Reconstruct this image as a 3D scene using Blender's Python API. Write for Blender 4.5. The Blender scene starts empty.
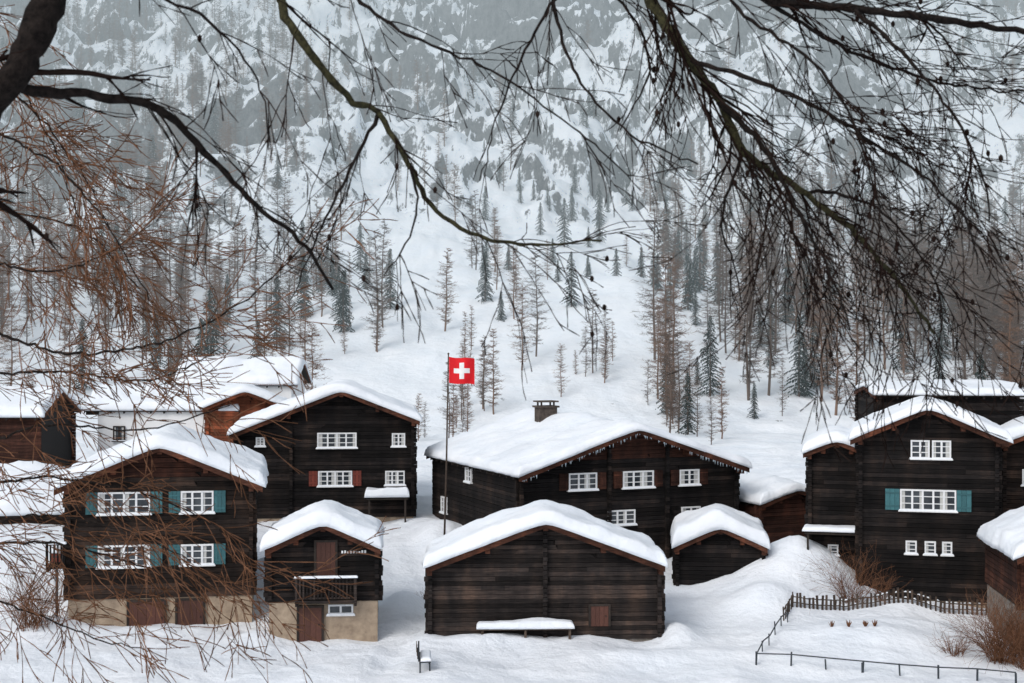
import bpy, math, random
import numpy as np
from mathutils import Vector, Matrix
random.seed(11)
R = random.random
U = random.uniform
scene = bpy.context.scene
scene.view_settings.view_transform = 'Standard'
scene.view_settings.look = 'None'
scene.view_settings.exposure = 0
CAMZ = 13.0

# ------------------------------------------------------------------ numpy noise
def _h(ix, iy, s):
    v = np.sin(ix * 127.1 + iy * 311.7 + s * 74.7) * 43758.5453
    return v - np.floor(v)
def vnoise(x, y, s=0):
    x = np.asarray(x, float); y = np.asarray(y, float)
    ix = np.floor(x); iy = np.floor(y)
    fx = x - ix; fy = y - iy
    fx = fx * fx * (3 - 2 * fx); fy = fy * fy * (3 - 2 * fy)
    a = _h(ix, iy, s); b = _h(ix + 1, iy, s); c = _h(ix, iy + 1, s); d = _h(ix + 1, iy + 1, s)
    return (a * (1 - fx) + b * fx) * (1 - fy) + (c * (1 - fx) + d * fx) * fy
def fbm(x, y, s=0, o=4, g=.5):
    t = 0; a = 1; n = 0
    for i in range(o):
        t = t + a * vnoise(x * 2 ** i, y * 2 ** i, s + i * 3); n += a; a *= g
    return t / n
def sstep(a, b, x):
    t = np.clip((x - a) / (b - a), 0, 1); return t * t * (3 - 2 * t)

# ------------------------------------------------------------------ terrain
BY = [-60, 0, 38, 50, 60, 66, 72, 80, 95, 110, 130]
BZ = [19, 11.2, .2, 0, .45, .95, 1.7, 2.8, 3.8, 4.1, 4.6]
MOUNDS = [(13.6, 68.5, 2.2, 3.0, 3.0), (14.6, 59.6, .6, 3.6, 2.4), (-4.2, 77, .9, 1.6, 2.5),
          (-11.5, 69, 1.1, 2.2, 2.5), (-19.5, 73, 1.2, 3, 4), (-26, 70, 2.6, 6, 5), (6, 57.3, .3, 3, .9),
          (11.3, 64.5, .8, 2.0, 1.6), (-10.6, 59.8, .5, 1.0, 1), (-5.0, 65.5, .7, 1.0, 1.8), (17.9, 64.2, .5, 1.5, .9),
          (-3.9, 60, .35, .7, 1.6), (-1.5, 59.2, .28, 2.0, .7), (7.0, 60.3, .7, .8, 1.6), (-15.5, 60.6, .25, 3.4, 1.0), (-19.8, 61, .6, 1.6, 2)]
def ground(x, y):
    x = np.asarray(x, float); y = np.asarray(y, float)
    z = np.interp(y, BY, BZ)
    s = np.maximum(y - 132, 0)
    z = z + .20 * s + .00075 * s * s
    for mx, my, a, sx, sy in MOUNDS:
        z = z + a * np.exp(-((x - mx) / sx) ** 2 - ((y - my) / sy) ** 2)
    vill = sstep(46, 54, y)
    z = z + vill * (fbm(x * .35, y * .35, 1, 5, .55) - .5) * .8
    z = z + (1 - vill) * (fbm(x * .3, y * .3, 2, 3) - .5) * .3
    # trodden path climbing between the front chalet and the barn
    pc = -4.6 + .9 * np.sin((y - 58) * .22)
    pw = np.exp(-((x - pc) / .55) ** 2) * sstep(53, 56, y) * (1 - sstep(76, 80, y))
    z = z - pw * (.2 + .14 * (fbm(x * 3, y * 3, 41, 2)))
    m = sstep(132, 220, y)
    z = z + m * (fbm(x * .022, y * .012, 5, 3) - .5) * 24
    cr = sstep(210, 330, y)
    rid = 1 - np.abs(2 * fbm(x * .035, y * .03, 9, 5, .55) - 1)
    z = z + cr * (rid - .7) * 30
    q = fbm(x * .03, y * .03, 51, 4) * 6 + y * .05; st = q - np.floor(q)
    z = z + sstep(230, 300, y) * (sstep(.35, .65, st) - st) * 9
    z = z + m * (fbm(x * .12, y * .1, 13, 4, .55) - .5) * 5
    return z
def G(x, y): return float(ground(x, y))

# ------------------------------------------------------------------ node helpers
def new_mat(name):
    m = bpy.data.materials.new(name); m.use_nodes = True
    nt = m.node_tree; b = nt.nodes['Principled BSDF']
    return m, nt, b
def ramp(nt, fac, stops):
    r = nt.nodes.new('ShaderNodeValToRGB'); e = r.color_ramp.elements
    while len(e) < len(stops): e.new(.5)
    for i, (p, c) in enumerate(stops):
        e[i].position = p; e[i].color = (*c, 1) if len(c) == 3 else c
    nt.links.new(fac, r.inputs[0]); return r.outputs[0]
def coords(nt, scale=(1, 1, 1)):
    tc = nt.nodes.new('ShaderNodeTexCoord'); mp = nt.nodes.new('ShaderNodeMapping')
    mp.inputs['Scale'].default_value = scale
    nt.links.new(tc.outputs['Object'], mp.inputs[0]); return mp.outputs[0]
def noise_n(nt, vec, scale, detail=4, rough=.55):
    n = nt.nodes.new('ShaderNodeTexNoise'); n.inputs['Scale'].default_value = scale
    n.inputs['Detail'].default_value = detail; n.inputs['Roughness'].default_value = rough
    nt.links.new(vec, n.inputs['Vector']); return n.outputs['Fac']
def bump(nt, b, h, dist, strength=.6):
    bp = nt.nodes.new('ShaderNodeBump'); bp.inputs['Strength'].default_value = strength
    bp.inputs['Distance'].default_value = dist
    nt.links.new(h, bp.inputs['Height']); nt.links.new(bp.outputs[0], b.inputs['Normal'])
def mixc(nt, fac, a, b, mode='MIX'):
    m = nt.nodes.new('ShaderNodeMix'); m.data_type = 'RGBA'; m.blend_type = mode
    for i, v in ((0, fac), (6, a), (7, b)):
        if hasattr(v, 'links'): nt.links.new(v, m.inputs[i])
        else: m.inputs[i].default_value = v if i == 0 else (*v, 1)
    return m.outputs[2]
def mth(nt, op, a, b=None):
    m = nt.nodes.new('ShaderNodeMath'); m.operation = op
    for i, v in ((0, a), (1, b)):
        if v is None: continue
        if hasattr(v, 'links'): nt.links.new(v, m.inputs[i])
        else: m.inputs[i].default_value = v
    return m.outputs[0]

def simple(name, c1, c2, scale=6, rough=.8, stretch=(1, 1, 1), bd=.01, spec=.3, island=0, det=6):
    m, nt, b = new_mat(name)
    v = coords(nt, stretch); f = noise_n(nt, v, scale, det, .65)
    col = ramp(nt, f, [(.3, c1), (.7, c2)])
    if island:
        g = nt.nodes.new('ShaderNodeNewGeometry')
        k = ramp(nt, g.outputs['Random Per Island'], [(0, (1 - island,) * 3), (1, (1 + island,) * 3)])
        col = mixc(nt, 1.0, col, k, 'MULTIPLY')
    nt.links.new(col, b.inputs['Base Color'])
    b.inputs['Roughness'].default_value = rough
    b.inputs['Specular IOR Level'].default_value = spec
    if bd: bump(nt, b, f, bd)
    return m
def flat(name, c, island=.3):
    """cheap matte shader for thin twigs and needles"""
    m = bpy.data.materials.new(name); m.use_nodes = True; nt = m.node_tree; nt.nodes.clear()
    o = nt.nodes.new('ShaderNodeOutputMaterial'); d = nt.nodes.new('ShaderNodeBsdfDiffuse')
    g = nt.nodes.new('ShaderNodeNewGeometry')
    k = ramp(nt, g.outputs['Random Per Island'], [(0, tuple(q * (1 - island) for q in c)), (1, tuple(q * (1 + island) for q in c))])
    nt.links.new(k, d.inputs['Color']); nt.links.new(d.outputs[0], o.inputs[0]); return m

def wood(name, c1, c2, c3, isl=.5):
    m, nt, b = new_mat(name)
    g = nt.nodes.new('ShaderNodeNewGeometry')
    v = coords(nt, (.7, .7, 9)); grain = noise_n(nt, v, 2.2, 6, .7)
    v2 = coords(nt, (1.2, 1.2, .45)); big = noise_n(nt, v2, .7, 5, .65)
    col = ramp(nt, grain, [(.32, c1), (.6, c2), (.8, c3)])
    k = ramp(nt, g.outputs['Random Per Island'], [(0, (1 - isl,) * 3), (.8, (1 + isl,) * 3), (1, (1 + 2.8 * isl, 1 + 2.4 * isl, 1 + 2.1 * isl))])
    col = mixc(nt, 1.0, col, k, 'MULTIPLY')
    k2 = ramp(nt, big, [(.3, (.4, .43, .47)), (.5, (.95, .94, .95)), (.70, (2.1, 1.75, 1.5))])
    col = mixc(nt, 1.0, col, k2, 'MULTIPLY')
    nt.links.new(col, b.inputs['Base Color'])
    b.inputs['Roughness'].default_value = .85
    b.inputs['Specular IOR Level'].default_value = .12
    bump(nt, b, grain, .025, .8)
    return m

M = {}
def snow_mat(name, sc, d):
    m, nt, b = new_mat(name)
    v = coords(nt); f = noise_n(nt, v, sc, 7, .6); f2 = noise_n(nt, v, sc * .18, 3, .5)
    col = ramp(nt, f2, [(.3, (.77, .82, .88)), (.7, (.84, .87, .91))])
    nt.links.new(col, b.inputs['Base Color'])
    b.inputs['Roughness'].default_value = .7; b.inputs['Specular IOR Level'].default_value = .2
    h = mth(nt, 'ADD', mth(nt, 'MULTIPLY', f2, 3.0), f)
    bump(nt, b, h, d, .7)
    return m
M['snow'] = snow_mat('roof_snow_mat', 3.5, .07)
M['log'] = wood('dark_log_mat', (.006, .0056, .006), (.014, .012, .0115), (.043, .033, .029))
M['logb'] = wood('brown_log_mat', (.010, .0085, .008), (.025, .018, .015), (.065, .043, .032))
M['logr'] = wood('red_brown_board_mat', (.020, .010, .008), (.048, .022, .016), (.09, .043, .029), .3)
M['logg'] = wood('grey_log_mat', (.011, .0095, .0095), (.029, .024, .022), (.078, .064, .056))
M['orange'] = wood('orange_board_mat', (.10, .03, .015), (.19, .065, .035), (.26, .10, .06), .3)
M['core'] = simple('shadow_gap_mat', (.006, .005, .005), (.012, .010, .009))
M['trim'] = wood('verge_board_mat', (.04, .018, .012), (.10, .042, .027), (.16, .075, .05), .25)
M['roof'] = simple('roof_board_mat', (.015, .012, .011), (.038, .028, .022), 5, stretch=(1, 6, 1), island=.3)
M['stone'] = simple('plaster_base_mat', (.22, .165, .12), (.42, .33, .24), 2.2, .95, bd=.03)
M['rubble'] = simple('rubble_stone_mat', (.07, .06, .052), (.27, .24, .21), 4, .95, bd=.08)
M['chim'] = simple('chimney_stone_mat', (.03, .025, .022), (.12, .095, .08), 5, .95, bd=.05)
M['white'] = simple('white_paint_mat', (.62, .64, .66), (.8, .8, .8), 8, .5, bd=0)
M['wall_white'] = simple('white_render_mat', (.70, .71, .72), (.82, .82, .82), 1.2, .9)
M['teal'] = simple('teal_shutter_mat', (.025, .09, .105), (.05, .15, .165), 7, .6, stretch=(6, 6, 1), island=.2)
M['redsh'] = simple('red_shutter_mat', (.11, .02, .014), (.19, .045, .028), 7, .6, stretch=(6, 6, 1), island=.2)
M['door'] = simple('door_wood_mat', (.05, .02, .014), (.10, .04, .028), 6, .6, stretch=(6, 6, 1), island=.3)
M['curtain'] = simple('curtain_mat', (.32, .32, .31), (.6, .6, .58), 12, .9, stretch=(8, 8, .5), bd=0)
M['metal'] = simple('dark_rail_mat', (.02, .025, .032), (.05, .06, .07), 9, .5)
M['fence'] = simple('fence_wood_mat', (.03, .022, .017), (.09, .065, .05), 9, .9, stretch=(3, 3, .6), island=.4)
M['bark'] = simple('larch_bark_mat', (.004, .0035, .0035), (.030, .023, .020), 45, .95, bd=.02, spec=.1)
M['twig'] = flat('larch_twig_mat', (.020, .013, .011), .5)
M['twigb'] = flat('brown_twig_mat', (.165, .082, .048), .55)
M['lich'] = simple('lichen_bark_mat', (.010, .009, .008), (.08, .074, .036), 60, .95, bd=.015, spec=.1)
m, nt, b = new_mat('window_glass_mat')
v = coords(nt); f = noise_n(nt, v, 1.5, 2)
nt.links.new(ramp(nt, f, [(.3, (.012, .015, .02)), (.7, (.06, .07, .08))]), b.inputs['Base Color'])
b.inputs['Roughness'].default_value = .08; M['glass'] = m
ICE, nt, b = new_mat('ice_mat'); b.inputs['Base Color'].default_value = (.5, .6, .68, 1); b.inputs['Roughness'].default_value = .15
M['ice'] = ICE
M['red'] = simple('flag_red_mat', (.62, .006, .012), (.72, .012, .02), 3, .7, bd=0)
M['flagw'] = simple('flag_white_mat', (.75, .75, .75), (.85, .85, .85), 3, .7, bd=0)
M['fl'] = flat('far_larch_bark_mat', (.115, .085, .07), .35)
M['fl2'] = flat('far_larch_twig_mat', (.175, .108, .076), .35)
M['needle'] = flat('spruce_needle_mat', (.022, .038, .034), .5)

# ------------------------------------------------------------------ mesh builder
class MB:
    def __init__(s): s.v = []; s.f = []; s.m = []; s.M = None
    def add(s, vs, fs, mi=0):
        o = len(s.v)
        if s.M is not None: vs = [tuple(s.M @ Vector(p)) for p in vs]
        s.v.extend(vs); s.f.extend([tuple(o + i for i in q) for q in fs]); s.m.extend([mi] * len(fs))
    def hexa(s, p, mi=0):
        s.add(p, [(0, 3, 2, 1), (4, 5, 6, 7), (0, 1, 5, 4), (1, 2, 6, 5), (2, 3, 7, 6), (3, 0, 4, 7)], mi)
    def box(s, x0, x1, y0, y1, z0, z1, mi=0):
        s.hexa([(x0, y0, z0), (x1, y0, z0), (x1, y1, z0), (x0, y1, z0), (x0, y0, z1), (x1, y0, z1), (x1, y1, z1), (x0, y1, z1)], mi)
    def tube(s, pts, rad, n=5, mi=0):
        vs = []; u = None; o0 = len(s.v); N = len(pts)
        cs = [(math.cos(2 * math.pi * k / n), math.sin(2 * math.pi * k / n)) for k in range(n)]
        for i, p in enumerate(pts):
            d = (pts[min(i + 1, N - 1)] - pts[max(i - 1, 0)])
            if d.length < 1e-9: d = Vector((0, 0, 1))
            d.normalize()
            if u is None: u = d.orthogonal().normalized()
            u = (u - d * u.dot(d))
            if u.length < 1e-6: u = d.orthogonal()
            u.normalize(); w = d.cross(u); r = rad[i]
            for c, q in cs:
                vs.append(tuple(p + u * (c * r) + w * (q * r)))
        if s.M is not None: vs = [tuple(s.M @ Vector(p)) for p in vs]
        s.v.extend(vs)
        F = s.f
        for i in range(N - 1):
            a0 = o0 + i * n
            for k in range(n):
                a = a0 + k; b2 = a0 + (k + 1) % n
                F.append((a, b2, b2 + n, a + n))
        F.append(tuple(range(o0 + n - 1, o0 - 1, -1))); o = o0 + (N - 1) * n; F.append(tuple(range(o, o + n)))
        s.m.extend([mi] * ((N - 1) * n + 2))
    def build(s, name, mats, parent=None, smooth=False, loc=None):
        me = bpy.data.meshes.new(name); me.from_pydata(s.v, [], s.f)
        for mm in mats: me.materials.append(M[mm] if isinstance(mm, str) else mm)
        me.polygons.foreach_set('material_index', s.m)
        me.polygons.foreach_set('use_smooth', [smooth] * len(s.f))
        me.update()
        ob = bpy.data.objects.new(name, me); scene.collection.objects.link(ob)
        if parent: ob.parent = parent
        if loc: ob.location = loc
        return ob
def empty(name, loc, rz=0):
    e = bpy.data.objects.new(name, None); scene.collection.objects.link(e)
    e.location = loc; e.rotation_euler = (0, 0, rz); e.empty_display_size = .5
    return e

def snow_sheet(mb, x0, x1, y0, y1, hf, t, seed, r=.30, step=.28, jag=.16):
    """thick rounded blanket of snow over the height profile hf(x)"""
    def axis(a, b):
        rr = min(r, (b - a) * .45)
        e = [rr * (1 - math.cos(q)) for q in (0, .35, .7, 1.05, 1.4)]
        mid = np.linspace(a + rr, b - rr, max(3, int((b - a - 2 * rr) / step) + 1))
        return [a + .16] + [a + q for q in e] + list(mid) + [b - q for q in e[::-1]] + [b - .16]
    xs = axis(x0, x1); ys = axis(y0, y1); nx = len(xs); ny = len(ys)
    X, Y = np.meshgrid(xs, ys)
    d = np.minimum(np.minimum(X - x0, x1 - X), np.minimum(Y - y0, y1 - Y))
    dd = np.clip(d / r, 0, 1); f = np.sqrt(np.clip(1 - (1 - dd) ** 2, 0, 1))
    under = np.zeros_like(X, bool); under[0, :] = under[-1, :] = True; under[:, 0] = under[:, -1] = True
    f[under] = 0
    n = fbm(X * .5 + seed, Y * .5, seed, 3); n2 = fbm(X * 1.7 + seed, Y * 1.7, seed + 4, 3)
    H = hf(X)
    Z = H + t * f * (.5 + 1.0 * n) + f * (n2 - .5) * .24 * min(1, t * 2)
    e1 = (fbm(Y * .9 + seed, X * 0 + 3, seed + 2, 4, .6) - .5) * 2 * jag
    e2 = (fbm(X * .9 + seed, Y * 0 + 9, seed + 7, 4, .6) - .5) * 2 * jag
    wx = (1 - np.clip(np.minimum(X - x0, x1 - X) / .6, 0, 1)); wy = (1 - np.clip(np.minimum(Y - y0, y1 - Y) / .6, 0, 1))
    X2 = X + e1 * wx; Y2 = Y + e2 * wy
    Z = Z - (1 - f) * .03
    vs = [(float(a), float(b), float(c)) for a, b, c in zip(X2.ravel(), Y2.ravel(), Z.ravel())]
    fs = [(j * nx + i, j * nx + i + 1, (j + 1) * nx + i + 1, (j + 1) * nx + i) for j in range(ny - 1) for i in range(nx - 1)]
    mb.add(vs, fs, 0)

def window(mb, cx, cz, w, h, n=3, sh=None, y=-.10, rows=3, curtain=True):
    """mats: 0 white 1 glass 2 curtain 3 shutter 4 snow"""
    x0, x1, z0, z1 = cx - w / 2, cx + w / 2, cz - h / 2, cz + h / 2
    fw = .075
    mb.box(x0, x1, y - .07, y + .06, z1 - fw, z1, 0); mb.box(x0, x1, y - .07, y + .06, z0, z0 + fw, 0)
    mb.box(x0, x0 + fw, y - .068, y + .06, z0 + fw, z1 - fw, 0); mb.box(x1 - fw, x1, y - .068, y + .06, z0 + fw, z1 - fw, 0)
    mb.box(x0 + fw, x1 - fw, y - .012, y + .02, z0 + fw, z1 - fw, 1)
    cw = (w - 2 * fw) / n
    for i in range(1, n):
        c = x0 + fw + cw * i; mb.box(c - .045, c + .045, y - .06, y - .012, z0 + fw, z1 - fw, 0)
    for i in range(1, rows):
        zz = z0 + h * i / rows; mb.box(x0 + fw, x1 - fw, y - .046, y - .015, zz - .02, zz + .02, 0)
    if curtain:
        for i in range(n):
            a = x0 + fw + cw * i; 
            if R() < .8:
                q = cw * U(.25, .5); s = a if i % 2 == 0 else a + cw - q
                mb.box(s, s + q, y - .016, y - .0125, z0 + fw, z1 - fw, 2)
    mb.box(x0 - .08, x1 + .08, y - .14, y + .05, z0 - .06, z0 - .002, 0)
    snow_k = [(x0 - .05, y - .13, z0 - .002), (x1 + .05, y - .13, z0 - .002), (x1 + .05, y - .07, z0 - .002), (x0 - .05, y - .07, z0 - .002)]
    mb.hexa(snow_k + [(a[0], a[1] + .01, a[2] + .05) for a in snow_k], 4)
    if sh:
        sw = sh
        for s in (-1, 1):
            c = cx + s * (w / 2 + sw / 2 + .02)
            for q in range(3):
                a = c - sw / 2 + q * sw / 3; mb.box(a + .006, a + sw / 3 - .006, y - .05, y + .03, z0, z1, 3)
            mb.box(c - sw / 2 + .02, c + sw / 2 - .02, y - .075, y - .05, z0 + .15, z0 + .22, 3)
            mb.box(c - sw / 2 + .02, c + sw / 2 - .02, y - .075, y - .05, z1 - .22, z1 - .15, 3)

def house(name, x, y, z0, W, L, ridge, slope, rot=0, rx=0, of=.8, oe=.7, ob=.4, base=0, log='log', basemat='stone',
          wins=(), sidewins=(), shmat='teal', snow=.5, mids=(), doors=(), plain=None, trim='trim', gable=None, lh=.21, chimney=None):
    e = empty(name, (x, y, z0), math.radians(rot))
    rz = ridge - z0; bz = base
    h = lambda X: rz - slope * abs(X - rx)
    eL, eR = h(-W / 2), h(W / 2)
    walls = MB()
    if plain is None:
        z = bz
        while z < rz - .06:
            zt = min(z + lh * .93, rz - .02)
            def f(zz): return max(-W / 2, rx - (rz - zz) / slope), min(W / 2, rx + (rz - zz) / slope)
            l0, r0 = f(z); l1, r1 = f(zt)
            if zt < eL: q = -W / 2 - .17 - U(0, .09); l0 = l1 = q
            if zt < eR: q = W / 2 + .17 + U(0, .09); r0 = r1 = q
            cuts = sorted([U(.2, .8) for _ in range(random.choice((0, 1, 1, 2)))]) if r0 - l0 > 2.5 else []
            cuts = [0] + cuts + [1]
            for ca, cb_ in zip(cuts[:-1], cuts[1:]):
                j = U(-.018, .018); j2 = j + U(-.008, .008); dz = U(-.006, .006)
                mi = 2 if (gable is not None and z > gable - z0) else 0
                a0, a1 = l0 + (r0 - l0) * ca, l0 + (r0 - l0) * cb_; b0, b1 = l1 + (r1 - l1) * ca, l1 + (r1 - l1) * cb_
                if ca > 0: a0 += .006; b0 = a0
                walls.hexa([(a0, -.08 + j, z), (a1, -.08 + j2, z), (a1, .1, z), (a0, .1, z), (b0, -.08 + j2, zt + dz), (b1, -.08 + j, zt + dz), (b1, .1, zt + dz), (b0, .1, zt + dz)], mi)
            z += lh
        for sx, ee in ((-1, eL), (1, eR)):
            z = bz + lh / 2
            while z < ee - lh:
                j = U(-.014, .014); a = sx * (W / 2 - .1); c = sx * (W / 2 + .07 + j)
                walls.box(min(a, c), max(a, c), -.2 - U(0, .08), L + .2, z, z + lh * .93)
                z += lh
        for mx in mids:
            z = bz + lh / 2
            while z < h(mx) - lh:
                walls.box(mx - .085 + U(-.01, .01), mx + .085 + U(-.01, .01), -.22 - U(0, .06), .05, z, z + lh * .9); z += lh
    c = .03
    poly = [(-W / 2 + c, bz - .05), (W / 2 - c, bz - .05), (W / 2 - c, eR - .02), (rx, rz - .02), (-W / 2 + c, eL - .02)]
    vs = [(a, c, b) for a, b in poly] + [(a, L - c, b) for a, b in poly]
    walls.add(vs, [(0, 1, 2, 3, 4), (9, 8, 7, 6, 5)] + [(i, (i + 1) % 5 + 0, (i + 1) % 5 + 5, i + 5)[::-1] for i in range(5)], 1)
    walls.build('walls', [log, 'core' if plain is None else plain, 'logr'], e)
    bs = MB(); bs.box(-W / 2 - .02, W / 2 + .02, -.03, L + .02, -2.0, max(bz, .05)); bs.build('base', [basemat], e)
    rf = MB(); xl, xr = -W / 2 - oe, W / 2 + oe
    for xe in (xl, xr):
        nb = 9; ys = np.linspace(-of, L + ob, nb + 1)
        for k in range(nb):
            ya, yb = ys[k] + .004, ys[k + 1] - .004
            p = [(rx, ya, h(rx) + .01), (xe, ya, h(xe) + .01), (xe, yb, h(xe) + .01), (rx, yb, h(rx) + .01)]
            if xe < rx: p = p[::-1]
            rf.hexa(p + [(q[0], q[1], q[2] + .12) for q in p], 0)
        for yy in (-of - .05, L + ob):
            p = [(rx, yy, h(rx) - .12), (xe, yy, h(xe) - .12), (xe, yy + .05, h(xe) - .12), (rx, yy + .05, h(rx) - .12)]
            if xe < rx: p = p[::-1]
            rf.hexa(p + [(q[0], q[1], q[2] + .26) for q in p], 1)
        for yy in np.arange(0, L, .9):
            xx = xe - math.copysign(min(.55, oe), xe - rx)
            p = [(xx, yy, h(xx) - .13), (xe, yy, h(xe) - .11), (xe, yy + .1, h(xe) - .11), (xx, yy + .1, h(xx) - .13)]
            if xe < rx: p = p[::-1]
            rf.hexa(p + [(q[0], q[1], q[2] + .11) for q in p], 0)
    for px in (rx, -W / 2, W / 2, (rx - W / 2) / 2, (rx + W / 2) / 2):
        rf.box(px - .1, px + .1, -of + .06, .12, h(px) - .26 - (0.03 if px != rx else 0), h(px) - .03, 1)
    rf.build('roof', ['roof', trim], e)
    sn = MB(); s2 = .3
    hf = lambda X: rz + .12 - slope * (np.sqrt((X - rx) ** 2 + s2 * s2) - s2 * .35)
    snow_sheet(sn, xl - .12, xr + .12, -of - .14, L + ob + .1, hf, snow, int(abs(x * 7) + abs(y * 3)) % 97 + .3)
    sn.build('roof_snow', ['snow'], e, True)
    wm = MB()
    for w in wins: window(wm, w[0], w[1] - z0, *w[2:])
    for w in sidewins:
        wm.M = Matrix.Translation((-W / 2, w[0], 0)) @ Matrix.Rotation(-math.pi / 2, 4, 'Z')
        window(wm, 0, w[1] - z0, *w[2:]); wm.M = None
    if wm.v: wm.build('windows', ['white', 'glass', 'curtain', shmat, 'snow'], e)
    if doors:
        dm = MB()
        for cx, za, w, hh in doors:
            za -= z0
            for k in range(4):
                dm.box(cx - w / 2 + k * w / 4 + .005, cx - w / 2 + (k + 1) * w / 4 - .005, -.14, -.02, za, za + hh)
            dm.box(cx - w / 2 - .09, cx - w / 2, -.17, .0, za, za + hh + .09, 1); dm.box(cx + w / 2, cx + w / 2 + .09, -.17, .0, za, za + hh + .09, 1)
            dm.box(cx - w / 2, cx + w / 2, -.168, 0, za + hh, za + hh + .09, 1)
            dm.box(cx + w / 2 - .14, cx + w / 2 - .09, -.19, -.14, za + hh * .48, za + hh * .53, 1)
        dm.build('door', ['door', 'roof'], e)
    if chimney:
        cx, cy, zt = chimney; cm = MB(); zt -= z0
        cm.box(cx - .52, cx + .52, cy - .4, cy + .4, zt - 2.4, zt); cm.box(cx - .62, cx + .62, cy - .5, cy + .5, zt, zt + .1)
        for q in (-.42, .34): 
            for w in (-.3, .22): cm.box(cx + q, cx + q + .08, cy + w, cy + w + .08, zt + .1, zt + .3)
        cm.box(cx - .58, cx + .58, cy - .48, cy + .48, zt + .3, zt + .38)
        cm.build('chimney', ['chim'], e)
    return e

def balcony(parent, x0, x1, y0, z0, hgt=.95, dep=.8, mat='log', snowy=True):
    mb = MB()
    mb.box(x0, x1, y0 - dep, y0, z0 - .12, z0)
    for a in np.arange(x0 + .05, x1, .15): mb.box(a - .035, a + .035, y0 - dep + .02, y0 - dep + .05, z0 + .05, z0 + hgt - .06)
    mb.box(x0, x1, y0 - dep - .01, y0 - dep + .07, z0 + hgt - .06, z0 + hgt + .02); mb.box(x0 + .01, x1 - .01, y0 - dep + .05, y0 - dep + .08, z0 + .06, z0 + .13)
    for a in (x0, x1 - .1):
        mb.box(a, a + .1, y0 - dep, y0 - dep + .1, z0, z0 + hgt)
        mb.box(a + .01, a + .07, y0 - dep + .1, y0, z0 + hgt - .08, z0 + hgt)
        mb.box(a, a + .1, y0 - dep + .15, y0, z0 - .27, z0 - .12)
    mb.build('balcony', [mat], parent)
    if snowy:
        s = MB(); snow_sheet(s, x0 - .05, x1 + .05, y0 - dep - .07, y0 - dep + .17, lambda X: X * 0 + z0 + hgt + .02, .07, 3.3, .07, .2, .02); s.build('balcony_snow', ['snow'], parent, True)

def awning(parent, x0, x1, y0, z0, dep, sn=.25):
    mb = MB(); mb.hexa([(x0, y0 - dep, z0 - .15), (x1, y0 - dep, z0 - .15), (x1, y0, z0), (x0, y0, z0), (x0, y0 - dep, z0 - .07), (x1, y0 - dep, z0 - .07), (x1, y0, z0 + .08), (x0, y0, z0 + .08)])
    mb.box(x0 + .1, x0 + .2, y0 - dep + .05, y0 - dep + .15, z0 - 2.2, z0 - .14); mb.box(x1 - .2, x1 - .1, y0 - dep + .05, y0 - dep + .15, z0 - 2.2, z0 - .14)
    mb.build('awning', ['roof'], parent)
    s = MB(); snow_sheet(s, x0 - .1, x1 + .1, y0 - dep - .1, y0 - .02, lambda X: X * 0 + z0 + .02, sn, 5.1, .2, .25, .05); s.build('awning_snow', ['snow'], parent, True)

# ------------------------------------------------------------------ buildings
A = house('timber_chalet', -15.3, 62, .2, 7.76, 8, 8.4, .42, rot=9, base=1.65, log='logb', wins=[
    (-1.55, 6.0, 2.2, .95, 4, .5), (1.55, 6.0, 1.4, .95, 3, .5), (-1.55, 3.7, 2.2, .95, 4, .5), (1.55, 3.7, 1.4, .9, 3, .5)],
    sidewins=[(4, 5.9, 1, .9, 2)], doors=[(-.6, .25, 1.5, 1.45), (1.25, .25, 1.1, 1.45)], gable=6.9, of=.8, oe=.5, snow=.5)
balcony(A, -4.75, -3.95, 0.6, 3.2, dep=1.2)
B = house('timber_house', -10.5, 80, 2.6, 9.85, 7.5, 10.16, .40, rot=6, rx=.9, base=0.5, wins=[
    (.65, 7.45, 2.2, .85, 4), (4.1, 7.45, .75, .75, 2), (.55, 5.3, 1.9, .85, 4, .5), (3.9, 5.3, 1.1, .8, 3),
    (-3.6, 7.4, .5, .5, 2)], shmat='redsh', trim='trim', snow=.45, mids=(-1.9,), of=.8, oe=.35)
awning(B, 2.3, 4.6, -.1, 1.75, 1.2, .45)
D = house('log_farmhouse', 6.05, 72.3, 1.4, 12.2, 13.0, 8.5, .34, rot=22, base=.4, log='log', wins=[
    (-2.75, 6.0, 1.55, .85, 3, .5), (.35, 6.0, 1.75, .85, 3, .5), (3.3, 6.0, 1.15, .8, 2, .5), (-.6, 4.1, 1.55, .75, 3), (3.4, 4.1, 1.1, .75, 2)],
    sidewins=[(7, 5.9, .9, .9, 2), (11, 3.8, .9, .9, 2)], shmat='logr', snow=.42, mids=(-1.3, 2.0), gable=7.0, of=.8, oe=.35, chimney=(-1.0, 8.6, 9.3))
ic = MB()
h = lambda X: 8.5 - 1.4 - .34 * abs(X)
for k in range(110):
    X = U(-6.4, 6.4); l = U(.04, .22); z = h(X) - .11
    ic.tube([Vector((X, -.83, z + .05)), Vector((X, -.83, z - l * .5)), Vector((X, -.83, z - l))], [.020, .012, .003], 5)
ic.build('icicles', ['ice'], D)
E = house('log_barn', 1.39, 60, .3, 9.7, 3.6, 5.35, .375, rot=2, base=.15, basemat='rubble', log='logg', mids=(0,), snow=.5, of=.65, oe=.15, ob=.3, doors=[(2.3, 1.0, .75, .85)], lh=.19)
s = MB(); snow_sheet(s, -2.9, 1.2, -.75, -.1, lambda X: X * 0 + .75, .28, 8.2, .18, .25, .05); s.build('shelf_snow', ['snow'], E, True)
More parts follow.
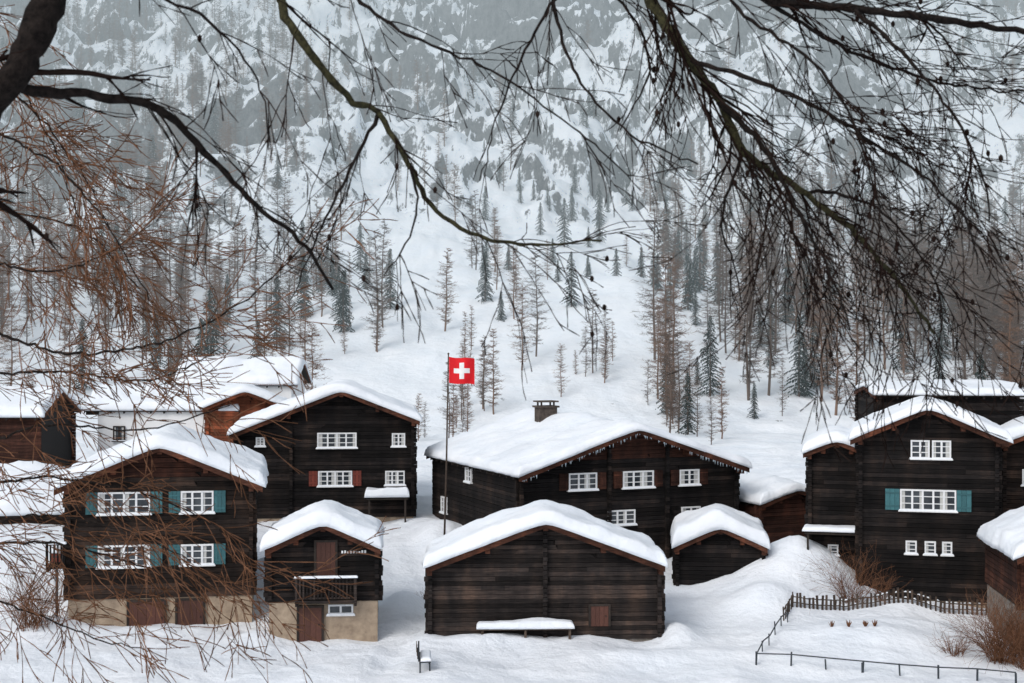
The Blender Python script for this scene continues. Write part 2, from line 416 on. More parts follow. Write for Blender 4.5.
s = MB(); s.box(-2.8, 1.1, -.7, -.1, .66, .76); [s.box(a, a + .1, -.65, -.55, -.3, .66) for a in (-2.7, -.9, .95)]; s.build('shelf', ['fence'], E)
F = house('small_timber_chalet', -7.95, 60, .25, 4.5, 4.2, 5.3, .46, rot=5, base=1.8, log='log', snow=.55, of=.6, oe=.15,
          wins=[(.72, 1.7, 1.05, .42, 2, None, -.03, 1, False)], doors=[(-.55, .35, .95, 1.45), (.1, 3.15, .8, 1.4)])
balcony(F, -1.15, 1.4, -.02, 1.95, dep=.75, mat='logg')
s = MB()
for k in range(9):
    a = .75 + k * .12; s.box(a, a + .075, -.115, -.1, 3.82, 3.82 + U(.06, .12))
s.build('sign_lettering', ['white'], F)
Gh = house('log_granary', 9.95, 68, .8, 4.1, 3.8, 4.1, .46, base=.2, rot=-5, log='log', snow=.75, of=.5, oe=.15)
H = house('hay_barn', 14.9, 75.5, 1.8, 4.2, 5.5, 5.1, .30, rot=24, base=.1, log='logr', snow=.5, of=.5, oe=.2)
I = house('tall_timber_chalet', 19.3, 66, .7, 6.1, 5.0, 9.85, .44, rot=-14, base=.3, log='log', of=.8, oe=.45, wins=[
    (-.35, 8.0, .85, .85, 2), (.6, 8.0, .85, .85, 2), (0, 5.65, 2.5, .98, 5, .65), (-.75, 3.45, .5, .6, 1), (.1, 3.45, .5, .6, 1), (.85, 3.45, .45, .6, 1)], snow=.42)
I2 = house('log_storehouse', 15.65, 68.4, .8, 2.6, 4.5, 8.2, .42, rot=-14, base=.3, log='log', of=.6, oe=.3, snow=.4, wins=[(-.2, 3.0, .5, .5, 1)])
awning(I2, -1.5, 1.1, -.1, 3.2, 1.1, .2)
I3 = house('timber_lodge', 19.8, 79, 2.0, 6, 7.4, 10.45, .12, rot=-94, base=.3, log='log', snow=.3, of=.2, oe=.3)
I4 = house('timber_house', 27.2, 71, 1.2, 5, 6, 8.9, .42, rot=-14, base=.3, log='logb', snow=.5, wins=[(-1.2, 6.2, .9, .8, 2)])
J = house('stone_cottage', 22.8, 57, .3, 4.6, 6, 5.5, .5, rot=-6, base=1.9, basemat='rubble', log='logr', snow=.5, of=.5, oe=.3)
C1 = house('white_house', -28.0, 99.0, 3.6, 6, 9.2, 9.6, .42, rot=-90, base=.2, plain='wall_white', basemat='wall_white', snow=.4, trim='roof', oe=.2)
wm = MB()
wm.M = Matrix.Translation((3.0, 0, 0)) @ Matrix.Rotation(math.pi / 2, 4, 'Z')
for cx, cz in ((1.5, 3.2), (5, 3.2), (7.9, 3.2)): window(wm, cx, cz, .8, 1.0, 2, None, -.06)
wm.build('windows', ['roof', 'glass', 'curtain', 'teal', 'snow'], C1)
C2 = house('white_house', -25.0, 112, 4.0, 7, 8.2, 11.3, .45, rot=-90, base=.2, plain='wall_white', basemat='wall_white', snow=.45, oe=.3)
C4 = house('alpine_cottage', -18.0, 96, 3.6, 5.0, 5, 9.6, .42, rot=9, base=1.2, log='orange', snow=.4, basemat='wall_white', oe=.3, trim='orange')
C3 = house('timber_chalet', -39.5, 92, 3.0, 7, 10, 9.7, .38, rot=-90, base=.5, log='logr', snow=.4, oe=.4)
C5 = house('hay_barn', -27.5, 74, .8, 7.5, 8, 6.0, .42, rot=-78, base=.5, log='logb', snow=.55, of=.4, oe=.3)

# ------------------------------------------------------------------ ground mesh
ys = np.concatenate([np.arange(-60, 44, 2.0), np.arange(44, 100, .34), np.arange(100, 150, .9), np.arange(150, 520, 1.8)])
xc = np.arange(-34, 34, .38); xo = np.arange(34, 320, 1.9)
xs = np.concatenate([-xo[::-1] - .01, xc, xo])
X, Y = np.meshgrid(xs, ys); Z = ground(X, Y)
nx, ny = len(xs), len(ys)
co = np.stack([X.ravel(), Y.ravel(), Z.ravel()], 1)
idx = np.arange(nx * ny).reshape(ny, nx)
fc = np.stack([idx[:-1, :-1], idx[:-1, 1:], idx[1:, 1:], idx[1:, :-1]], -1).reshape(-1, 4)
me = bpy.data.meshes.new('snowy_ground')
me.vertices.add(len(co)); me.vertices.foreach_set('co', co.ravel())
me.loops.add(fc.size); me.loops.foreach_set('vertex_index', fc.ravel().astype(np.int32))
me.polygons.add(len(fc)); me.polygons.foreach_set('loop_start', np.arange(0, fc.size, 4, dtype=np.int32))
me.polygons.foreach_set('loop_total', np.full(len(fc), 4, np.int32))
me.polygons.foreach_set('use_smooth', np.ones(len(fc), bool)); me.update(calc_edges=True)
rock = sstep(180, 320, Y) * .12 + (fbm(X * .02, Y * .014, 21, 4) - .5) * 1.3 * sstep(140, 230, Y) + .07
gz = np.gradient(Z, axis=0) / np.gradient(Y, axis=0); gx = np.gradient(Z, axis=1) / np.gradient(X, axis=1)
rock = rock + sstep(.7, 1.7, np.hypot(gz, gx)) * .55 * sstep(150, 250, Y)
rock = np.where(Y < 128, 0, rock)
at = me.attributes.new('rock', 'FLOAT', 'POINT'); at.data.foreach_set('value', rock.ravel().astype(np.float32))
gob = bpy.data.objects.new('snowy_ground', me); scene.collection.objects.link(gob)
m, nt, b = new_mat('snow_and_rock_mat')
v = coords(nt); vs_ = coords(nt, (1, .5, .5))
n1 = noise_n(nt, vs_, .16, 8, .72); n2 = noise_n(nt, vs_, .9, 5, .7); n3 = noise_n(nt, v, 1.1, 7, .6); n4 = noise_n(nt, v, .25, 4, .5)
atn = nt.nodes.new('ShaderNodeAttribute'); atn.attribute_name = 'rock'
t_ = mth(nt, 'ADD', atn.outputs['Fac'], mth(nt, 'MULTIPLY', mth(nt, 'SUBTRACT', n1, .5), 2.2))
t_ = mth(nt, 'ADD', t_, mth(nt, 'MULTIPLY', mth(nt, 'SUBTRACT', n2, .5), 1.3))
mr = nt.nodes.new('ShaderNodeMapRange'); mr.inputs['From Min'].default_value = .52; mr.inputs['From Max'].default_value = .70
nt.links.new(t_, mr.inputs['Value'])
rk = ramp(nt, n2, [(.3, (.04, .045, .05)), (.7, (.17, .175, .18))])
sn = ramp(nt, n4, [(.3, (.77, .82, .88)), (.7, (.84, .87, .91))])
nt.links.new(mixc(nt, mr.outputs[0], sn, rk), b.inputs['Base Color'])
b.inputs['Roughness'].default_value = .75; b.inputs['Specular IOR Level'].default_value = .15
bump(nt, b, mth(nt, 'ADD', mth(nt, 'MULTIPLY', n4, 2.0), n3), .25, .8)
me.materials.append(m)

# ------------------------------------------------------------------ forest
def ribbon(mb, p, q, w0, w1, mi=0):
    d = (q - p); s = d.cross(Vector((U(-1, 1), U(-1, 1), U(-1, 1))))
    if s.length < 1e-6: return
    s.normalize()
    mb.add([tuple(p - s * w0), tuple(p + s * w0), tuple(q + s * w1), tuple(q - s * w1)], [(0, 1, 2, 3)], mi)
def larch_proto(i, hgt):
    mb = MB(); pts = []; x = y = 0
    for k in range(9):
        x += U(-.12, .12); y += U(-.12, .12); pts.append(Vector((x, y, hgt * k / 8)))
    mb.tube(pts, [.12 * (1 - k / 8.6) + .012 for k in range(9)], 5)
    n = 140; wd = U(.11, .19)
    for k in range(n):
        f = U(.12, 1); z = hgt * f
        c = pts[min(7, int(f * 8))].lerp(pts[min(8, int(f * 8) + 1)], f * 8 % 1) if f < 1 else pts[8]
        env = min(1, (f - .05) * 3.2) * (1.03 - f) ** .6
        L = env * hgt * wd * U(.3, 1.3) + .25
        a = U(0, 6.283); d = Vector((math.cos(a), math.sin(a), U(-.1, .5))); prev = c; e = c
        for s in range(4):
            e = prev + d.normalized() * L / 4; d.z += -.05 if s < 2 else .2
            ribbon(mb, prev, e, .024 - .005 * s, .019 - .005 * s)
            for t in range(6):
                p = prev.lerp(e, R()); dd = d.normalized() * U(.2, .6) + Vector((U(-.6, .6), U(-.6, .6), U(-.5, .4)))
                ribbon(mb, p, p + dd * (L * .25 + .2), .015, .007)
            prev = e
    me = bpy.data.meshes.new('larch_proto'); me.from_pydata(mb.v, [], mb.f); me.materials.append(M['fl' if i % 2 else 'fl2'])
    return bpy.data.objects.new('larch_proto_%d' % i, me)
def spruce_proto(i, hgt):
    mb = MB()
    mb.tube([Vector((0, 0, 0)), Vector((0, 0, hgt * .5)), Vector((0, 0, hgt))], [.2, .12, .02], 5, 0)
    n = 150
    for k in range(n):
        f = .06 + .94 * (k / n) ** .9; z = hgt * f
        L = (1.03 - f) ** .75 * hgt * .17 * U(.4, 1.25) + .12; a = k * 2.4 + U(-.5, .5)
        d = Vector((math.cos(a), math.sin(a), 0)); sd = Vector((-d.y, d.x, 0))
        for t in range(9):
            r = L * (t + .6) / 9; p = Vector((0, 0, z)) + d * r + Vector((0, 0, .1 * L - .38 * r * r / L))
            w = (.16 + .3 * (1 - t / 9)) * L * .5
            for ss in (-1, 1):
                q = p + sd * ss * w * U(.6, 1.1) + d * U(.05, .2) * L + Vector((0, 0, U(-.25, .0)))
                o = Vector((0, 0, -U(.1, .28)))
                mb.add([tuple(p), tuple(p + d * .12 * L), tuple(q + o * .3), tuple(q + o)], [(0, 1, 2, 3)], 1 if R() > .06 else 2)
    me = bpy.data.meshes.new('spruce_proto'); me.from_pydata(mb.v, [], mb.f)
    for q in ('fl', 'needle', 'snow'): me.materials.append(M[q])
    me.polygons.foreach_set('material_index', mb.m)
    return bpy.data.objects.new('spruce_proto_%d' % i, me)

def forest(name, protos, pts):
    col = bpy.data.collections.new(name + '_trees')
    for p in protos: col.objects.link(p)
    me = bpy.data.meshes.new(name); me.from_pydata([p[:3] for p in pts], [], [])
    a = me.attributes.new('scl', 'FLOAT', 'POINT'); a.data.foreach_set('value', [p[3] for p in pts])
    a = me.attributes.new('rz', 'FLOAT', 'POINT'); a.data.foreach_set('value', [U(0, 6.28) for p in pts])
    ob = bpy.data.objects.new(name, me); scene.collection.objects.link(ob)
    ng = bpy.data.node_groups.new(name, 'GeometryNodeTree')
    ng.interface.new_socket('Geometry', in_out='INPUT', socket_type='NodeSocketGeometry')
    ng.interface.new_socket('Geometry', in_out='OUTPUT', socket_type='NodeSocketGeometry')
    n = ng.nodes; gi = n.new('NodeGroupInput'); go = n.new('NodeGroupOutput')
    mp = n.new('GeometryNodeMeshToPoints'); ip = n.new('GeometryNodeInstanceOnPoints'); ci = n.new('GeometryNodeCollectionInfo')
    ci.inputs['Collection'].default_value = col; ci.inputs['Separate Children'].default_value = True; ci.inputs['Reset Children'].default_value = True
    ip.inputs['Pick Instance'].default_value = True
    s = n.new('GeometryNodeInputNamedAttribute'); s.data_type = 'FLOAT'; s.inputs['Name'].default_value = 'scl'
    r = n.new('GeometryNodeInputNamedAttribute'); r.data_type = 'FLOAT'; r.inputs['Name'].default_value = 'rz'
    cx = n.new('ShaderNodeCombineXYZ'); cs = n.new('ShaderNodeCombineXYZ')
    l = ng.links.new
    l(gi.outputs[0], mp.inputs[0]); l(mp.outputs[0], ip.inputs['Points']); l(ci.outputs[0], ip.inputs['Instance'])
    l(r.outputs['Attribute'], cx.inputs['Z']); l(cx.outputs[0], ip.inputs['Rotation'])
    for k in range(3): l(s.outputs['Attribute'], cs.inputs[k])
    l(cs.outputs[0], ip.inputs['Scale']); l(ip.outputs[0], go.inputs[0])
    md = ob.modifiers.new('instances', 'NODES'); md.node_group = ng
    return ob
lp = []; sp = []
N = 34000
xx = np.random.default_rng(3).uniform(-1, 1, N); yy = np.random.default_rng(4).uniform(0, 1, N)
DN = fbm(xx * 3.1, yy * 5.2, 31, 4); DS = fbm(xx * 4.5 + 9, yy * 6, 37, 3)
for i in range(N):
    y = 124 + 300 * yy[i]; x = xx[i] * (60 + y * .40)
    be = x / y
    p = float(sstep(.40, .58, DN[i])) * .34 + .02
    if y > 310: p *= .6
    if .02 < be < .10 and y < 220: p *= .35
    if -.13 < be < -.05 and y < 180: p *= .6
    if be > .10 and y < 270: p = max(p, .17) * 1.3
    if be < -.14 and y < 310: p = max(p, .12)
    if y < 145: p *= .6
    big = 1.2 if (be > .1 and y < 200) else 1.0
    if R() < p * .46:
        if R() < .04 + .22 * float(sstep(.5, .62, DS[i])): sp.append((x, y, G(x, y) - .3, U(.22, .8)))
        else: lp.append((x, y, G(x, y) - .3, big * U(.3, 1.0) * (.85 if y > 300 else 1)))
for k in range(60):
    y = U(170, 290); x = U(-.02, .17) * y; sp.append((x, y, G(x, y) - .3, U(.2, .6)))
for k in range(14):
    y = U(150, 260); x = U(-.27, -.1) * y; sp.append((x, y, G(x, y) - .3, U(.3, .7)))
for cx_, cy_ in ((-.035, 128), (-.02, 140), (.06, 150), (.11, 135), (.125, 128)):
    for k in range(7):
        y = cy_ + U(-8, 8); x = cx_ * y + random.gauss(0, 1.8); lp.append((x, y, G(x, y) - .3, U(.2, .8)))
print('TREES', len(lp), len(sp))
forest('larch_forest', [larch_proto(i, h_) for i, h_ in enumerate((13, 15, 11, 14, 12))], lp)
forest('spruce_trees', [spruce_proto(i, h_) for i, h_ in enumerate((13, 11, 14))], sp)

# ------------------------------------------------------------------ near larches
def pos(a, b, d): return Vector(((a - 512) * d / 1422, d, CAMZ - (b - 341.5) * d / 1422))
def spline(P, step):
    out = []
    Q = [P[0] * 2 - P[1]] + P + [P[-1] * 2 - P[-2]]
    for i in range(1, len(Q) - 2):
        n = max(2, int((Q[i + 1] - Q[i]).length / step))
        for k in range(n):
            t = k / n; a, b_, c, d = Q[i - 1], Q[i], Q[i + 1], Q[i + 2]
            out.append(.5 * ((2 * b_) + (c - a) * t + (2 * a - 5 * b_ + 4 * c - d) * t * t + (3 * b_ - a - 3 * c + d) * t ** 3))
    out.append(P[-1]); return out
def rv(): return Vector((random.gauss(0, 1), random.gauss(0, 1), random.gauss(0, 1)))
def twig(mb, p, d, L, r, lev, cfg, sc=1.0):
    step = (.05, .045, .034, .03)[min(lev, 3)] * sc
    n = max(3, int(L / step)); pts = [p.copy()]; d = d.normalized()
    bend = rv() * .035; gg = cfg['g'] * (1 if lev < 3 else .4)
    for i in range(n):
        t = i / n
        d = (d + rv() * .075 + bend + Vector((0, 0, -gg * (1 - t * 1.2)))).normalized()
        pts.append(pts[-1] + d * step)
    rm = cfg.get('rmin', .0014) * sc
    rad = [max(rm, r * (1 - .75 * i / n)) * (1.0 if (lev < 2 or i % 2) else 1.8) * U(.85, 1.2) for i in range(n + 1)]
    mb.tube(pts, rad, 4 if lev < 2 else 3, 1)
    if lev < cfg['max']:
        den = cfg['den'][lev]; m_ = int(L * den / sc + R())
        for k in range(m_):
            i = int(U(.10, .98) * n); t = (pts[min(i + 1, n)] - pts[max(i - 1, 0)]).normalized()
            pr = rv(); pr = (pr - t * pr.dot(t)).normalized()
            dd = t * U(.6, 1.3) + pr * U(.4, .9) + Vector(cfg['bias']) * .35
            twig(mb, pts[i], dd, cfg['len'][lev] * U(.3, 1.25) * sc * (1.1 - .6 * i / n), max(rm, rad[i] * .55), lev + 1, cfg, sc)
    if R() < cfg.get('cone', .05) and lev >= 1:
        i = int(U(.2, .9) * n); q = pts[i] + Vector((0, 0, -.006))
        mb.tube([q, q + Vector((0, 0, .008)), q + Vector((0, 0, .018)), q + Vector((0, 0, .024))], [.003, .008, .007, .002], 6, 1)
def limb(mb, P, r0, r1, cfg, sc=1.0, start=.12, mi=0):
    pts = spline([pos(*q) for q in P], .035 * sc)
    n = len(pts) - 1
    pts = [q + rv() * .0035 * sc for q in pts]
    rad = [(r0 + (r1 - r0) * (i / n) ** .8) * U(.86, 1.16) for i in range(n + 1)]
    mb.tube(pts, rad, 8, mi)
    L = sum((pts[i + 1] - pts[i]).length for i in range(n)) * (1 - start)
    for k in range(int(L * cfg['d0'] / sc)):
        i = int(U(start, 1) * n); i = min(i, n - 1); t = (pts[i + 1] - pts[max(i - 1, 0)]).normalized()
        pr = rv(); pr = (pr - t * pr.dot(t)).normalized()
        dd = t * U(.4, 1.2) + pr * U(.5, 1.0) + Vector(cfg['bias']) * .5
        twig(mb, pts[i], dd, cfg['l0'] * U(.25, 1.15) * sc, max(.0026, rad[i] * U(.2, .42)), 1, cfg, sc)
t1 = MB()
cfg = dict(g=.06, max=3, den=(0, 12, 4.5), len=(0, .42, .12), bias=(.3, .1, -.6), d0=16, l0=.75, cone=.03)
c_fan = dict(cfg, d0=12, bias=(.2, .1, -.6))
c_sparse = dict(cfg, d0=8, den=(0, 9, 3), len=(0, .3, .12), l0=.55)
c_top = dict(cfg, d0=12, l0=.55, bias=(.2, 0, -.3))
tr = spline([Vector((-3.0, 4.7, 8.5)), Vector((-2.9, 4.6, 12.2)), Vector((-2.75, 4.6, 15)), Vector((-2.7, 4.7, 19))], .25)
t1.tube(tr, [max(.06, .27 - .012 * i) for i in range(len(tr))], 12, 0)
limb(t1, [(-360, 420, 4.6), (-160, 260, 4.5), (-10, 105, 4.4), (35, 35, 4.4), (62, -40, 4.4), (100, -160, 4.5)], .07, .045, dict(c_sparse, d0=4), start=.4)
limb(t1, [(-5, 85, 4.4), (60, 92, 4.5), (130, 101, 4.6), (170, 116, 4.7), (205, 152, 4.8), (255, 205, 4.9), (300, 240, 5), (335, 290, 5.1)], .020, .005, c_sparse, start=.15)
limb(t1, [(-350, -560, 4.8), (0, -520, 4.8), (200, -300, 4.9), (262, -70, 5), (282, 5, 5), (302, 42, 5), (345, 95, 5.1), (378, 114, 5.2), (410, 165, 5.2), (430, 205, 5.3), (470, 232, 5.3), (530, 245, 5.4), (600, 240, 5.5)], .045, .0035, c_sparse, start=.58, mi=2)
limb(t1, [(0, -520, 4.8), (300, -380, 5), (560, -180, 5.1), (650, 0, 5.2), (690, 60, 5.2), (720, 102, 5.3), (744, 152, 5.3), (800, 190, 5.4), (850, 228, 5.4), (900, 285, 5.5), (935, 335, 5.6)], .055, .006, cfg, start=.58, mi=2)
limb(t1, [(560, -180, 5.1), (680, -70, 5.2), (760, -4, 5.3), (850, 8, 5.4), (930, 18, 5.4), (1024, 32, 5.5), (1120, 60, 5.6)], .028, .008, c_top, start=.3)
limb(t1, [(720, 102, 5.3), (765, 150, 5.2), (800, 215, 5.1), (835, 285, 5.1), (850, 330, 5.0)], .013, .003, c_fan)
limb(t1, [(744, 152, 5.3), (722, 215, 5.4), (735, 270, 5.5), (742, 310, 5.5)], .007, .002, c_sparse)
limb(t1, [(690, 60, 5.2), (780, 90, 5.0), (870, 140, 4.9), (950, 200, 4.8), (985, 260, 4.8)], .010, .003, c_fan)
limb(t1, [(800, 190, 5.4), (860, 200, 5.5), (910, 240, 5.5), (945, 300, 5.6)], .008, .002, c_fan)
limb(t1, [(850, 8, 5.4), (900, 50, 5.3), (950, 110, 5.2), (980, 170, 5.2), (990, 220, 5.2)], .009, .003, c_top)
limb(t1, [(760, -4, 5.3), (830, 40, 5.5), (900, 70, 5.6), (990, 90, 5.7), (1080, 90, 5.7)], .009, .003, c_top)
limb(t1, [(700, -60, 5.0), (740, 10, 4.9), (820, 70, 4.8), (870, 160, 4.8), (880, 230, 4.8)], .008, .003, c_top)
limb(t1, [(540, -100, 5.1), (560, 30, 5.1), (590, 95, 5.0), (640, 140, 5), (700, 165, 5)], .009, .003, c_sparse)
limb(t1, [(480, -100, 5.4), (600, -20, 5.4), (650, 60, 5.5), (620, 130, 5.5)], .009, .003, c_sparse)
limb(t1, [(580, -40, 5.1), (530, 40, 5.2), (500, 110, 5.3), (480, 180, 5.3)], .008, .002, c_sparse)
limb(t1, [(300, -50, 5), (400, 30, 4.9), (500, 75, 4.9), (600, 150, 4.8), (640, 190, 4.8)], .008, .002, c_sparse)
limb(t1, [(378, 114, 5.2), (350, 170, 5.2), (318, 235, 5.3), (292, 300, 5.3)], .008, .002, c_sparse)
limb(t1, [(410, 165, 5.2), (418, 205, 5.1), (405, 245, 5.1), (385, 275, 5.0)], .006, .002, dict(c_sparse, l0=.35))
limb(t1, [(62, -60, 4.4), (150, -10, 4.4), (220, 30, 4.5), (260, 90, 4.6), (270, 150, 4.6)], .008, .002, c_sparse)
t1.build('larch_tree', ['bark', 'twig', 'lich'], None, True)
print('T1', len(t1.v))

t2 = MB()
cb = dict(g=.03, max=3, den=(0, 12, 6), len=(0, .30, .14), bias=(.45, 0, -.3), d0=17, l0=.62, cone=.0, rmin=.0013)
P2 = [Vector((-5.6, 8.6, 7.5)), Vector((-5.5, 8.5, 11)), Vector((-5.4, 8.5, 15)), Vector((-5.4, 8.5, 20))]
sp_ = spline(P2, .3); t2.tube(sp_, [max(.05, .24 - .005 * i) for i in range(len(sp_))], 12, 0)
def tl(*P, r=.016, c=cb): limb(t2, [(-380, P[0][1] - 40, 8.5)] + list(P), r, .003, c, 1.45, start=.5)
tl((-60, 0, 8.2), (0, 60, 8), (50, 140, 8), (80, 220, 7.8), c=dict(cb, d0=12))
tl((-60, 60, 8.2), (20, 100, 8), (80, 170, 8), (120, 250, 7.8), c=dict(cb, d0=12))
tl((-60, 120, 8.4), (40, 155, 8), (100, 215, 7.6), (150, 300, 7.5))
tl((-60, 200, 8.5), (30, 215, 8.5), (90, 235, 8.4), (140, 290, 8.4))
tl((-60, 250, 8.4), (25, 270, 8), (90, 262, 7.8), (150, 225, 7.8))
cm_ = dict(cb, d0=11)
tl((-60, 320, 8.4), (60, 352, 8), (150, 345, 7.6), (230, 310, 7.4), (300, 250, 7.3), (320, 220, 7.2), c=cm_)
tl((-60, 370, 8.4), (60, 372, 8), (150, 380, 8), (220, 350, 7.8), c=cm_)
tl((-60, 440, 8.4), (50, 425, 8), (140, 430, 7.7), (230, 405, 7.6), c=dict(cb, d0=7))
tl((-60, 480, 8.4), (60, 478, 8.2), (160, 500, 8), (240, 540, 8), c=cm_)
tl((-60, 540, 8.4), (60, 545, 8.2), (160, 570, 8), (262, 590, 8))
tl((-60, 520, 8.0), (40, 515, 7.8), (120, 530, 7.7), (190, 560, 7.6), c=cm_)
tl((-60, 590, 8.4), (30, 612, 8.2), (100, 640, 8), (150, 650, 8), c=cm_)
t2.build('larch_tree', ['bark', 'twigb'], None, True)
print('T2', len(t2.v))

# shrubs
def shrub(x, y, n, hgt, spread, name='bare_shrub'):
    mb = MB(); z = G(x, y) - .1
    c = dict(g=.0, max=2, den=(0, 5), len=(0, hgt * .4), bias=(0, 0, .6), cone=0)
    for k in range(n):
        a = U(0, 6.28); p = Vector((math.cos(a) * spread * .3 * R(), math.sin(a) * spread * .3 * R(), 0))
        twig(mb, p, Vector((math.cos(a) * spread / hgt * R(), math.sin(a) * spread / hgt * R(), 1)), hgt * U(.6, 1.1), .012, 1, c, 2.2)
    mb.build(name, ['bark', 'twigb'], None, True, (x, y, z))
shrub(19.4, 56.3, 130, 2.6, 1.8); shrub(17.9, 57.5, 40, 1.1, 1.2); shrub(20.2, 55.5, 90, 2.4, 1.4); shrub(15.4, 64.6, 50, 2.4, 1.6); shrub(16.9, 64.8, 30, 1.5, 1.0)
shrub(-20.2, 60, 70, 2.4, 1.8); shrub(-10.6, 66, 16, 1.3, 1.0); shrub(-3.9, 66.5, 10, 1.0, .8)
for a in (13.4, 14.1, 14.8, 15.2): 
    s = MB(); z = G(a, 59.6)
    for k in range(26):
        q = U(0, 6.28); d = Vector((math.cos(q) * .12, math.sin(q) * .1, 0)) * R()
        s.tube([d * .3, d * .8 + Vector((0, 0, .12)), d * 1.3 + Vector((0, 0, U(.14, .3)))], [.012, .016, .005], 4)
    s.build('dry_plant', ['twigb'], None, True, (a, 59.6, z - .03))

# ------------------------------------------------------------------ flag, fences, bench, post box
fx, fy = -3.15, 70.0; fz = G(fx, fy)
fe = empty('flagpole', (fx, fy, fz))
mb = MB(); top = 12.35 - fz
mb.tube([Vector((-.25, 0, -.5)), Vector((-.08, 0, top * .5)), Vector((0.02, 0, top))], [.055, .045, .03], 8)
mb.tube([Vector((0.02, 0, top)), Vector((.02, 0, top + .05)), Vector((.02, 0, top + .1))], [.03, .06, .02], 8); mb.build('pole', ['fence'], fe, True)
fl = MB(); S = 1.28; n = 32; vs = []
for j in range(n + 1):
    for i in range(n + 1):
        u, w = i / n, j / n
        vs.append((.05 + u * S * .98, .10 * math.sin(u * 7 + w * 1.5) * u, top - .1 - w * S - .10 * u - .03 * math.sin(u * 6)))
fs = []; ms = []
for j in range(n):
    for i in range(n):
        fs.append((j * (n + 1) + i, j * (n + 1) + i + 1, (j + 1) * (n + 1) + i + 1, (j + 1) * (n + 1) + i))
        cr = (13 <= i < 19 and 6 <= j < 26) or (13 <= j < 19 and 6 <= i < 26); ms.append(1 if cr else 0)
fl.add(vs, fs); fl.m = ms; fl.build('swiss_flag', ['red', 'flagw'], fe, True)

def fence(name, pts, gap, hgt, pk, rails, mat, snowc=True):
    mb = MB(); e = empty(name, (0, 0, 0)); sn = MB()
    for (a, b_) in zip(pts[:-1], pts[1:]):
        a = Vector((*a, 0)); b_ = Vector((*b_, 0)); L = (b_ - a).length; n = max(1, int(L / gap)); d = (b_ - a) / n; t = d.normalized(); s = Vector((-t.y, t.x, 0))
        for k in range(n + 1):
            p = a + d * k; z = G(p.x, p.y); hh = hgt * U(.75, 1.15); w = pk * U(.85, 1.15); le = U(-.05, .05)
            q = [(p + t * sx * w + s * sy * .018 + Vector((0, 0, z - .3))) for sx, sy in ((-1, -1), (1, -1), (1, 1), (-1, 1))]
            u = [c + Vector((le, 0, hh + .3)) for c in q]; mb.hexa([tuple(c) for c in q + u])
            if k < n:
                p2 = a + d * (k + 1); z2 = G(p2.x, p2.y)
                for rz_ in rails:
                    mb.tube([p + Vector((0, 0, z + rz_)) + s * .035, p2 + Vector((0, 0, z2 + rz_)) + s * .035], [.028, .028], 5)
                    if snowc and R() < .5: sn.tube([p.lerp(p2, .1) + Vector((0, 0, z + rz_ + .03)) + s * .035, p.lerp(p2, .5) + Vector((0, 0, (z + z2) / 2 + rz_ + .05)) + s * .035, p.lerp(p2, .9) + Vector((0, 0, z2 + rz_ + .03)) + s * .035], [.015, .04, .015], 6)
    mb.build('pickets_and_rails', [mat], e)
    if sn.v: sn.build('fence_snow', ['snow'], e, True)
fence('picket_fence', [(11.9, 62.2), (12.5, 63.4), (14.5, 63.9), (21.2, 63.6)], .2, .62, .045, (.2, .45), 'fence')
fence('rail_fence', [(12.0, 62.0), (9.6, 56.0), (13.5, 54.8), (19.0, 53.6)], 1.15, .5, .035, (.44,), 'metal', False)
be = empty('park_bench', (-3.35, 55.2, G(-3.35, 55.2)), math.radians(4)); mb = MB()
for k in range(4): mb.box(-.25 + k * .12, -.15 + k * .12, -.8, .8, .44, .48)
for k in range(3): mb.box(-.33 - k * .02, -.30 - k * .02, -.8, .8, .55 + k * .13, .65 + k * .13)
mb.build('seat_and_backrest', ['fence'], be); mb = MB()
for yy_ in (-.7, .7):
    mb.box(-.25, -.19, yy_, yy_ + .06, -.2, .43); mb.box(.12, .18, yy_, yy_ + .06, -.2, .43); mb.box(-.30, -.24, yy_, yy_ + .06, .43, .92); mb.box(-.25, .2, yy_ + .01, yy_ + .05, .38, .43)
mb.build('legs', ['metal'], be); mb = MB()
snow_sheet(mb, -.2, .22, -.8, .8, lambda X: X * 0 + .48, .13, 2.2, .1, .2, .02); mb.build('seat_snow', ['snow'], be, True)
px_, py_ = -20.0, 62.5; pe = empty('letter_box', (px_, py_, G(px_, py_) + 1.2)); mb = MB()
mb.box(-.05, .05, -.05, .05, -1.6, 1.2, 1); mb.box(-.2, .2, -.17, .15, 1.2, 1.7, 0); mb.box(-.23, .23, -.2, .18, 1.7, 1.74, 0); mb.box(-.13, .13, -.18, -.17, 1.52, 1.57, 1); mb.build('box_and_post', ['redsh', 'metal'], pe)
mb = MB(); snow_sheet(mb, -.25, .25, -.22, .2, lambda X: X * 0 + 1.74, .2, 1.2, .14, .1, .02); mb.build('snow_cap', ['snow'], pe, True)

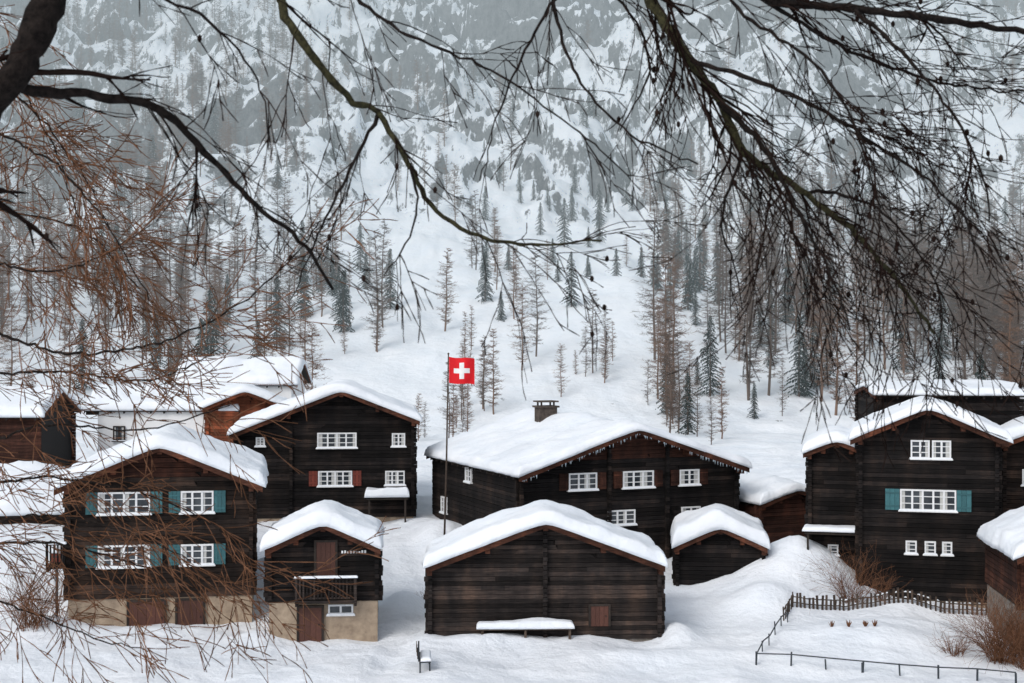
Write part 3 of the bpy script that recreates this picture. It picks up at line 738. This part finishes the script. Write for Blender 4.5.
# ------------------------------------------------------------------ haze over the valley side
hz = MB(); hz.box(-420, 420, 112, 640, -20, 420); hob = hz.build('valley_haze', ['snow'], None)
hm = bpy.data.materials.new('haze_mat'); hm.use_nodes = True; nt = hm.node_tree; nt.nodes.clear()
o = nt.nodes.new('ShaderNodeOutputMaterial'); va = nt.nodes.new('ShaderNodeVolumeAbsorption'); em = nt.nodes.new('ShaderNodeEmission'); ad = nt.nodes.new('ShaderNodeAddShader')
SG = .0018
va.inputs['Color'].default_value = (0, 0, 0, 1); va.inputs['Density'].default_value = SG
em.inputs['Color'].default_value = (.63, .73, .78, 1); em.inputs['Strength'].default_value = SG  # haze brightness is emitted by the volume, standing in for scattered daylight
nt.links.new(va.outputs[0], ad.inputs[0]); nt.links.new(em.outputs[0], ad.inputs[1]); nt.links.new(ad.outputs[0], o.inputs['Volume'])
hob.data.materials.clear(); hob.data.materials.append(hm)

# ------------------------------------------------------------------ light
w = bpy.data.worlds.new('World'); scene.world = w; w.use_nodes = True; nt = w.node_tree
bg = nt.nodes['Background']; sky = nt.nodes.new('ShaderNodeTexSky'); sky.sky_type = 'NISHITA'; sky.sun_disc = False
EL, AZ = 42, 215
sky.sun_elevation = math.radians(EL); sky.sun_rotation = math.radians(AZ); sky.dust_density = 3
hs = nt.nodes.new('ShaderNodeHueSaturation'); hs.inputs['Saturation'].default_value = .46
nt.links.new(sky.outputs[0], hs.inputs['Color']); nt.links.new(hs.outputs[0], bg.inputs['Color']); bg.inputs['Strength'].default_value = .15
sl = bpy.data.lights.new('overcast_sun', 'SUN'); sl.energy = .85; sl.angle = math.radians(25); sl.color = (1, .98, .95)
so = bpy.data.objects.new('overcast_sun', sl); scene.collection.objects.link(so)
sd = Vector((math.sin(math.radians(AZ)) * math.cos(math.radians(EL)), math.cos(math.radians(AZ)) * math.cos(math.radians(EL)), math.sin(math.radians(EL))))
so.rotation_euler = sd.to_track_quat('Z', 'Y').to_euler(); so.location = (0, 0, 60)

cd = bpy.data.cameras.new('camera'); cam = bpy.data.objects.new('camera', cd); scene.collection.objects.link(cam)
cam.location = (0, 0, CAMZ); cam.rotation_euler = (math.radians(90), 0, 0); cd.lens = 50; cd.sensor_width = 36
cd.clip_start = .1; cd.clip_end = 3000
cd.dof.use_dof = True; cd.dof.focus_distance = 66; cd.dof.aperture_fstop = 9
scene.camera = cam
